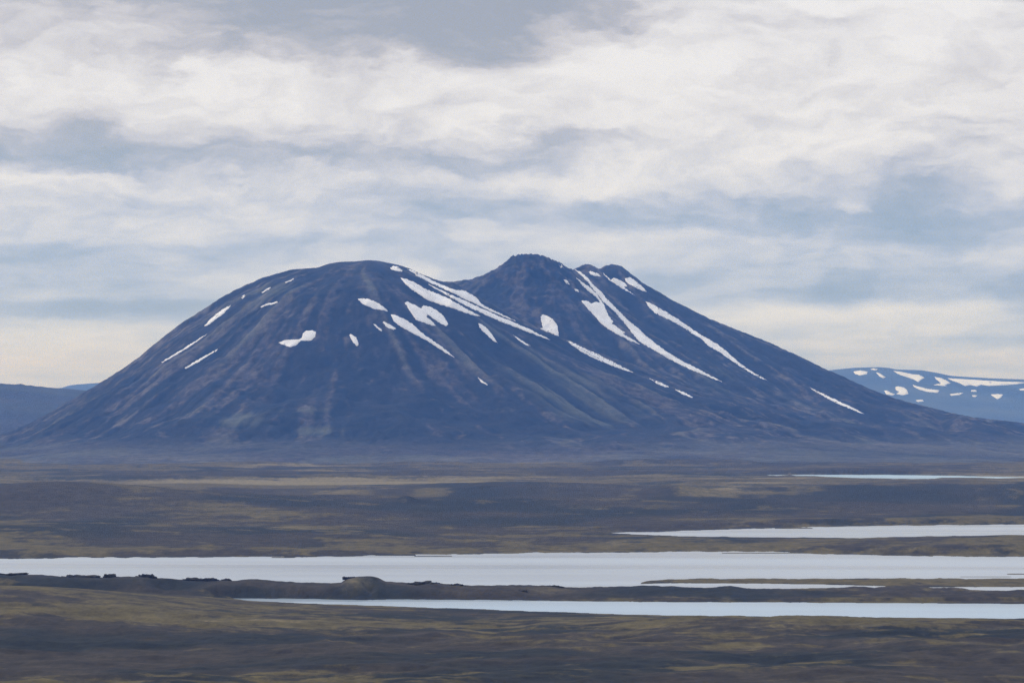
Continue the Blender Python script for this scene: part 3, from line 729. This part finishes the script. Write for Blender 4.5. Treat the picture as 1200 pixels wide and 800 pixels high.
PATCHES = [
 ([(326,401),(335,398),(345,397.5),(351,397),(353.5,395.5),(354.5,390.5),(359,387),(366,386.5),(370.8,389),(369.8,395),(364,399.5),(357,400),(352.5,399.6),(349,403.5),(346,405.5),(339,407),(331,404)], 'two-lobed snow patch alone in the middle of the dome face', SD),
 ([(239,382),(246,374),(254,367),(263,361),(270.5,357),(269,360.5),(262,368),(252,375),(243,382)], 'narrow leaf-shaped snow patch highest on the left skyline slope of the dome', SD),
 ([(189,424),(205,414.2),(222,403.8),(242.5,390.8),(241.5,393),(225,405),(207,416.3),(190,425.3)], 'long thin snow streak lowest to the left on the dome, the leftmost of all', SD),
 ([(216,431),(235,419.2),(255,408.5),(254,411.3),(237,422),(218,432.6)], 'thin straight snow streak on the left slope, right below the leftmost streak', SD),
 ([(305,359.2),(313,355.6),(325,352.8),(325.5,355),(314,358.4),(306,360.6)], 'short thin snow sliver above the two-lobed patch on the dome', SD),
 ([(334,330.6),(344,325.8),(344.5,328),(335,332.4)], 'tiny snow dash just under the skyline on the left shoulder of the dome', SD),
 ([(306,342.5),(312,338.5),(317.5,336.2),(316,339.3),(308,343.6)], 'tiny broken snow dash below the one at the left shoulder skyline', SD),
 ([(282.5,348.8),(286,345),(288,347),(284.5,350.5)], 'snow speck above the upper end of the leaf-shaped patch', SD),
 ([(457,313.5),(461,311.2),(467,312.6),(472,317),(471,319),(464,318),(458,316)], 'small oval snow patch at the very top right of the dome', SD),
 ([(419,350.5),(423,349.4),(432,350),(441,353.6),(450,359.5),(455,365),(448,364),(438,362.3),(430,358.8),(424,355.8)], 'lens-shaped snow patch left of the cluster on the upper dome', SD),
 ([(457.5,368.5),(462,368.3),(474,373.5),(484,379.5),(492,387.5),(504,396.5),(516,404.5),(533.5,418.8),(520,412.5),(506,403),(492,395),(482,390),(470,383.5),(461,376.5)], 'tadpole-shaped snow patch with a long thin tail down the dome', SD),
 ([(448,378),(450,376.2),(458,380.5),(464.5,385),(461,387),(453,383.5)], 'small snow blob just left of the tadpole-shaped patch', SD),
 ([(437,379.8),(440,379.6),(448,386.8),(447,388.6),(441,384.5)], 'smallest slanting snow dash left of the blob beside the tadpole-shaped patch', SD),
 ([(409,392.5),(411,391),(418,395),(420.5,404),(418,406),(413,400.5)], 'small drop-shaped snow patch between the two-lobed patch and the tadpole-shaped patch', SD),
 ([(474,355),(477,353),(488,358),(493,361),(496,357.5),(505,359.5),(513,364),(520,370),(525.5,380),(523,382.5),(516,379.5),(508,374),(501,368.5),(500,371),(506,376),(511,381.5),(507,382),(496,378),(487,375),(481,366)], 'forked butterfly-shaped snow patch above the tail of the tadpole-shaped patch', SD),
 ([(477,315),(487,317.5),(500,325),(516,333),(532,339),(546,341),(557,347.5),(563,354.5),(569,359),(585,366.5),(604.5,375.8),(595,373.5),(580,367.3),(566,361),(556,356.2),(545,351.3),(532,344.5),(518,338),(503,331.2),(490,324.5),(481,318.5)], 'upper of the three long snow bands below the saddle, wide in its middle', SD),
 ([(502,332.6),(516,339.4),(532,346.6),(548,353.6),(566,361.9),(590,372.5),(615,383),(645,397.8),(640,397.2),(615,388),(590,378.4),(570,370),(555,363),(540,355.5),(524,346.5),(509,338.5)], 'longest and thinnest of the three snow bands, ending under the middle summit', SD),
 ([(469,325.5),(476,326.5),(488,332),(500,339),(515,344.8),(528,350.5),(540,358),(552,364.5),(563,370.5),(556,370.3),(545,367),(532,362),(518,358),(503,353),(490,345),(480,338),(474,332)], 'lower of the three long snow bands, broad at its upper left end', SD),
 ([(560,378.5),(565,379.8),(572,385.5),(578,393.5),(584,402.3),(577,399),(569,391.5),(562,384.5)], 'pointed snow wedge under the longest snow band', SD),
 ([(600,392),(608,396),(616,401.8),(622,405),(617,405),(609,399.8)], 'short thin snow dash right of the pointed wedge', SD),
 ([(559.5,441.5),(565,445),(572,450.5),(570.5,451.8),(563,447.6)], 'isolated snow sliver lowest on the dome, far below the other patches', SD),
 ([(633,371),(636,368),(641,369.5),(648,373.5),(653,380.5),(654.5,388),(655,394),(647,391.5),(636,387),(632,384.5),(636,384),(634,377)], 'tongue-shaped snow patch at the foot of the middle summit', SM_),
 ([(663.5,398.8),(671,401),(684,407.3),(700,414.3),(715,421.8),(730,429.6),(743,436.6),(730,433.6),(712,427),(695,419.6),(682,413),(670,405)], 'long curved snow streak running down right from below the tongue-shaped patch', SM_),
 ([(760.5,443),(772,446.8),(784,453),(781,454.2),(770,450)], 'faint snow dash in line with the long curved streak, the upper of two', SM_),
 ([(790.5,455.6),(800,458.4),(812.5,465),(810,466.2),(798,461.6)], 'faint snow dash in line with the long curved streak, the lower of two', SM_),
 ([(673,315),(680,318),(688,324.5),(695,333),(704,341),(712,351),(720,359),(728,367),(737,376),(746,383),(751,387),(757,393.5),(768,402),(780,411),(800,423),(820,433),(846.5,447.3),(832,442.8),(812,434.5),(793,425.5),(778,417.5),(764,409.5),(752,402.5),(746,397.5),(741,391),(735,383),(727,373.5),(719,364.5),(713,359),(707,354.5),(702,347.5),(695,339.5),(688,330),(680,322.5),(675,318)], 'great long snow ribbon from the notch beside the middle summit far down the flank', SR),
 ([(675,325.5),(683,331),(692,337),(700,344.5),(704,351),(708,357),(711,364),(714,371),(719,377),(717,379),(725,384.5),(733,389.5),(730,391),(739,396),(746,400.5),(750,403.8),(738,399.8),(725,392.8),(712,385.8),(703,378),(694,368),(687,360),(681,352.5),(688,352.5),(693,355.5),(699,353.5),(703,355),(698,348),(690,342),(682,335)], 'broad jagged snow field hugging the lower side of the great long ribbon', SR),
 ([(689.5,318.5),(692,317.3),(699,319.2),(705,324),(698,324),(692,322.2)], 'small snow patch on the left one of the two right summits', SR),
 ([(705,319),(712,324),(716,328),(719,325.3),(724,326.8),(729,329.3),(734,333),(735.5,336),(731,335.8),(736,339.7),(744.5,346),(738,343),(729,338.5),(721,333),(713,328)], 'ragged snow patch between the two right summits', SR),
 ([(732,326),(736,325.3),(738,324.3),(745,328.8),(752,334.8),(758.5,341.8),(753,341.5),(744,337),(737,333.3),(733,330)], 'wedge of snow just below the crest of the rightmost summit', SR),
 ([(756,353),(763,355.3),(775,361.8),(790,370.6),(805,380.6),(819,390.6),(830,396.6),(842,403.6),(852,411.5),(865,423.5),(880,434),(899.8,445.8),(886,441),(872,432.6),(858,423.6),(843,412.6),(830,405.4),(822,397.6),(812,391.6),(797,381.6),(780,373),(768,367.4),(761,361.4)], 'long tapering snow streak on the right flank below the rightmost summit', SR),
 ([(660,327.6),(663.5,327.6),(668.5,333.8),(664,332.8)], 'upper of two snow specks on the right side of the middle summit', SM_),
 ([(673,338.2),(678.5,339.8),(678.5,342.6),(674,341)], 'lower of two snow specks on the right side of the middle summit', SM_),
 ([(655,310.8),(658,309.4),(660.5,313.8),(656.5,314)], 'snow speck high by the crags at the top of the middle summit', SM_),
 ([(948.5,454.2),(955,456.2),(970,463.6),(985,470.4),(1000,477.4),(1013,484.4),(1005,483),(988,475.8),(970,467.4),(957,460.2)], 'thin curved snow streak low on the right flank, the rightmost on the mountain', SR),
]
for i, (poly, lab, grp) in enumerate(PATCHES):
    snow(poly, lab, grp, MG, seed=i, thick=(2.2 if i in (15, 16, 17, 25, 26) else 0.9 + (i % 3) * 0.25), st=(1.0 if i in (15, 16, 17, 22, 25, 26, 30) else 1.5))

# ------------------------------------------------------------------ hills and mountains behind
def ridge_grid(name, sil, D, depth_f, depth_b, px0, px1, cell, label, mat, base=-8.0, amp=12.0, seed=500, attrs=(0.4, 0.2, 0.1), hollow=0.0):
    x0 = (px0 - 600) / F * D; x1 = (px1 - 600) / F * D
    xs = np.arange(x0, x1, cell); ys = np.arange(D - depth_f, D + depth_b, cell)
    X, Y = np.meshgrid(xs, ys)
    n = fbm(X / (depth_f * .35), Y / (depth_f * .35), 5, 0.5, seed) - 0.5
    top = H + (YH - ip(600 + F * X / D, sil)) / F * D
    t = np.where(Y < D, (D - Y) / depth_f, (Y - D) / depth_b)
    Z = base + (top - base) * (1 - sm(0, 1, t)) + n * amp * 4 * sm(0.0, 0.35, t) * sm(1.0, 0.6, t)
    Z = Z + hollow * n * sm(0.05, 0.3, t)
    px = 600 + F * X / Y
    el = (Z - H) / Y * F
    cols = np.arange(px0 - 60, px1 + 60, 1.0)
    idx = np.clip(np.round(px - cols[0]).astype(int), 0, len(cols) - 1)
    mx = np.full(len(cols), -999.0); np.maximum.at(mx, idx.ravel(), el.ravel())
    good = mx > -900; mx = np.interp(cols, cols[good], mx[good])
    d = (YH - ip(cols, sil)) - mx
    Z = Z + np.interp(px, cols, d) * Y / F * np.clip(1 - (np.interp(px, cols, mx) - el) / 25, 0, 1)
    a = fbm(X / (depth_f * .2), Y / (depth_f * .12), 5, 0.6, seed + 9)
    at = dict(brown=np.clip(attrs[0] + (a - .5) * 1.2, 0, 1), green=np.clip(attrs[1] + (0.5 - a) * 1.0, 0, 1), pale=np.clip(attrs[2] + (fbm(X / 200, Y / 120, 4, .6, seed + 30) - .5) * .5, 0, 1))
    o = mesh_np(name, np.stack([X, Y, Z], -1).reshape(-1, 3), grid_faces(*X.shape), mat, at)
    tag(o, label, 'mountain' if 'mountain' in name else 'hill', kind='structure')
    return dict(xs=xs, ys=ys, Z=Z, cell=cell)
ridge_grid('hill', [(-600, 470), (-300, 452), (-60, 448), (0, 449.5), (20, 450.5), (50, 453.5), (80, 455.5), (95, 457), (140, 462), (220, 475), (330, 500)],
           13500, 2000, 1500, -560, 330, 26.0, 'low brown hill on the left horizon behind the mountain foot', M_rock, amp=7, seed=510, attrs=(0.3, 0.1, 0.0))
ridge_grid('distant_mountain', [(-200, 478), (0, 470), (60, 457), (75, 454.5), (85, 451.5), (100, 449.8), (115, 448.6), (150, 447), (250, 460), (400, 480)],
           30000, 3000, 2500, -160, 380, 70.0, 'far blue mountain edge peeking over the low left hill', M_rock, amp=12, seed=520)
FAR_SIL = [(860, 462), (930, 441), (974, 433.4), (1000, 430.8), (1030, 430), (1042, 431), (1050, 432.8), (1080, 433.6), (1100, 437), (1114, 440.2), (1130, 441.3), (1160, 443), (1200, 444.4), (1300, 450), (1420, 462), (1600, 480)]
FG = ridge_grid('distant_mountain', FAR_SIL, 28000, 4200, 3000, 860, 1560, 42.0, 'pale blue flat-topped mountain with many snow fields on the right horizon', M_rock, amp=26, seed=533, attrs=(0.0, 0.65, -0.05), hollow=60)  # lighter green cover puts sunlight on this mountain into its colour
FARP = [
 ([(1000,435.5),(1008,434),(1017,435.3),(1016,438.5),(1008,439.8),(1002,438.2)], 'oval snow field at the left end of the distant mountain'),
 ([(1020,432.6),(1024,431.6),(1029,432.4),(1026,434)], 'tiny snow fleck at the highest skyline of the distant mountain'),
 ([(1026.5,436.3),(1031,437.3),(1038,442),(1035,443.3),(1030,440.3)], 'short slanting snow streak right of the oval field on the distant mountain'),
 ([(1047,434.5),(1058,436),(1069,438.5),(1077,439),(1083.5,442.5),(1079,445),(1076,447.7),(1071,444.5),(1060,441),(1052,438)], 'large downward-pointing snow field under the step in the distant skyline'),
 ([(1095,441.5),(1101,442.5),(1108,445),(1114,449),(1109,450.3),(1110,452.7),(1094,451),(1103,449),(1098,445)], 'hooked snow field touching the left end of the widest one'),
 ([(1110.5,443.2),(1122,443.8),(1150,445.5),(1175,447.2),(1206,448),(1190,450.3),(1178,451.2),(1160,452.2),(1150,450.7),(1145,452.7),(1137,451),(1131,452.2),(1124,448.7),(1116,446)], 'widest snow field, a long band under the right skyline of the distant mountain'),
 ([(1069.5,450.8),(1078,453.3),(1088,455.8),(1101,457.3),(1099,460.2),(1088,459.2),(1078,456.7),(1071,453.2)], 'curved snow band in the middle of the distant mountain face'),
 ([(1049,454),(1052,452.6),(1059,453.8),(1063,457),(1064.5,461.7),(1058,463),(1050,461.7),(1054,459),(1050,457)], 'blocky snow field left of the curved band on the distant mountain'),
 ([(1036,458),(1039,457.3),(1045,460.5),(1049,461.7),(1046,463.3),(1039,462.2)], 'low snow patch beside the near slope, left of the blocky field'),
 ([(1113,462),(1120,460.8),(1129,460.3),(1124,462.8),(1115,463.7)], 'thin flat snow patch below the hooked field'),
 ([(1161,462.3),(1169,461.7),(1175.5,462.3),(1173,465.7),(1169,467.8),(1165,465.2)], 'small triangular snow patch low below the widest field'),
 ([(1138,457.3),(1144,457),(1144.5,459),(1138,459)], 'upper of two tiny snow flecks left of the triangular patch'),
 ([(1139,463),(1145,463.2),(1143,465.2),(1140,464.8)], 'lower of two tiny snow flecks left of the triangular patch'),
 ([(1194,456),(1206,454.2),(1206,457.4),(1196,457.4)], 'snow patch cut by the right edge of the picture on the distant mountain'),
 ([(1073,469),(1081,468.4),(1082.5,469.9),(1076,470.9)], 'faint lowest snow patch of the distant mountain beside the near slope'),
]
for i, (poly, lab) in enumerate(FARP):
    snow(poly, lab, SF, FG, seed=80 + i, thick=3.0, d0=23900, d1=30500, jit=0.3, inset=0.0)

# ------------------------------------------------------------------ lava outcrops
def outcrop_material():
    m = bpy.data.materials.new('dark_lava_rock'); m.use_nodes = True
    nt = m.node_tree; bs = nt.nodes['Principled BSDF']
    g = nt.nodes.new('ShaderNodeNewGeometry')
    n = noise(nt, g.outputs['Position'], 0.35, 7, 0.65)
    nt.links.new(mixc(nt, n.sstep(0.35, 0.7), (0.030, 0.026, 0.019), (0.075, 0.060, 0.040)), bs.inputs['Base Color'])
    bs.inputs['Roughness'].default_value = 0.95; bs.inputs['Specular IOR Level'].default_value = 0.15
    bump = nt.nodes.new('ShaderNodeBump'); bump.inputs['Distance'].default_value = 1.2
    nt.links.new(n.x, bump.inputs['Height']); nt.links.new(bump.outputs[0], bs.inputs['Normal'])
    return m
M_out = outcrop_material()
def outcrop(px, w_px, h_px, row, label, group, seed, name='rock_outcrop', cat='rock outcrop'):
    """a broken lava knob standing on the ground; row = where its foot stands on the water level map"""
    D = F * H / (row - YH)
    X = (px - 600) / F * D
    zg = float(ground_z(np.array([X]), np.array([D]))[0][0])
    hw = w_px * 0.62 * D / F; hh = h_px * 0.72 * D / F; dp = max(hw * 0.6, hh * 1.5)
    nu, nv = 44, 18
    th = np.linspace(0, 2 * math.pi, nu, endpoint=False); v = np.linspace(0, 1, nv)
    T, Vv = np.meshgrid(th, v)
    prof = np.clip(1 - Vv ** 3.2, 0, 1) ** 0.55           # steep sides, flattish top
    rr = 1 - Vv * 0.0
    r = np.cos(Vv * math.pi / 2) ** 0.55
    h = np.sin(Vv * math.pi / 2) ** 1.0
    cx, sy = np.cos(T) * r, np.sin(T) * r
    n1 = fbm(cx * 1.9 + seed * 7.3, sy * 1.9 + h * 1.3, 4, 0.6, seed) - 0.5
    n2 = fbm(cx * 5 + seed, sy * 5 + h * 3, 3, 0.6, seed + 5) - 0.5
    k = 1 + n1 * 1.0 + n2 * 0.55
    Xo = cx * hw * k; Yo = sy * dp * k; Zo = h * hh * (1 + n1 * 1.3 + n2 * 0.9) - hh * 0.35 * (Vv < 0.03) - 0.8
    co = np.stack([Xo, Yo, Zo], -1).reshape(-1, 3)
    o = mesh_np(name, co, grid_faces(nv, nu, wrap=True), M_out, smooth=False)
    o.location = (X, D, zg)
    tag(o, label, cat, group)
BG = 'lava outcrops along the bar between the lakes'
for a in [
 (12, 40, 3.2, 695.5, 'long low dark rock outcrop on the bar at the left edge of the picture', BG, 1),
 (95, 34, 4.2, 696.0, 'broad dark rock outcrop on the bar, second from the left edge', BG, 2),
 (129, 13, 4.4, 695.0, 'small pointed rock knob on the bar right of the broad left outcrop', BG, 3),
 (171, 20, 4.2, 695.2, 'rounded rock knob on the bar left of the dark hollow', BG, 4),
 (236, 28, 4.2, 695.4, 'long flat-topped rock outcrop on the bar above the dark hollow', BG, 5),
 (266, 10, 3.0, 695.0, 'tiny rock knob on the bar just right of the flat-topped outcrop', BG, 6),
 (409, 12, 3.2, 695.2, 'dark rock at the left end of the big knoll on the bar', BG, 7),
 (497, 34, 3.6, 695.2, 'low ragged rock ridge on the bar right of the big knoll', BG, 8),
 (532, 16, 2.2, 695.2, 'small flat rock at the right end of the low ragged ridge', BG, 9),
 (647, 16, 3.0, 695.2, 'dark blocky rock on the crest of the bar near the middle of the picture', BG, 10),
 (612, 9, 2.2, 699.5, 'little dark boulder heap on the slope below and left of the blocky rock', BG, 11),
 (773, 7, 1.6, 695.2, 'tiny rock on the crest of the bar right of the middle', BG, 12),
]: outcrop(*a)

# ------------------------------------------------------------------ haze
def build_haze():
    x0, x1, y0, y1, z0, z1 = -48000, 48000, -48000, 48000, -28.0, 960.0
    v = [(x, y, z) for x in (x0, x1) for y in (y0, y1) for z in (z0, z1)]
    f = [(0, 1, 3, 2), (4, 6, 7, 5), (0, 4, 5, 1), (2, 3, 7, 6), (0, 2, 6, 4), (1, 5, 7, 3)]
    me = bpy.data.meshes.new('haze'); me.from_pydata(v, [], f); me.update()
    o = bpy.data.objects.new('haze', me); C.objects.link(o)
    m = bpy.data.materials.new('blue_air'); m.use_nodes = True
    nt = m.node_tree; nt.nodes.clear()
    out = nt.nodes.new('ShaderNodeOutputMaterial'); pv = nt.nodes.new('ShaderNodeVolumePrincipled')
    pv.inputs['Color'].default_value = (0.14, 0.38, 1.0, 1)
    pv.inputs['Absorption Color'].default_value = (1, 1, 1, 1)
    pv.inputs['Density'].default_value = 4.05e-5
    nt.links.new(pv.outputs[0], out.inputs['Volume'])
    me.materials.append(m)
    tag(o, 'thin blue air that fades the far mountains', 'haze', kind='stuff')
build_haze()
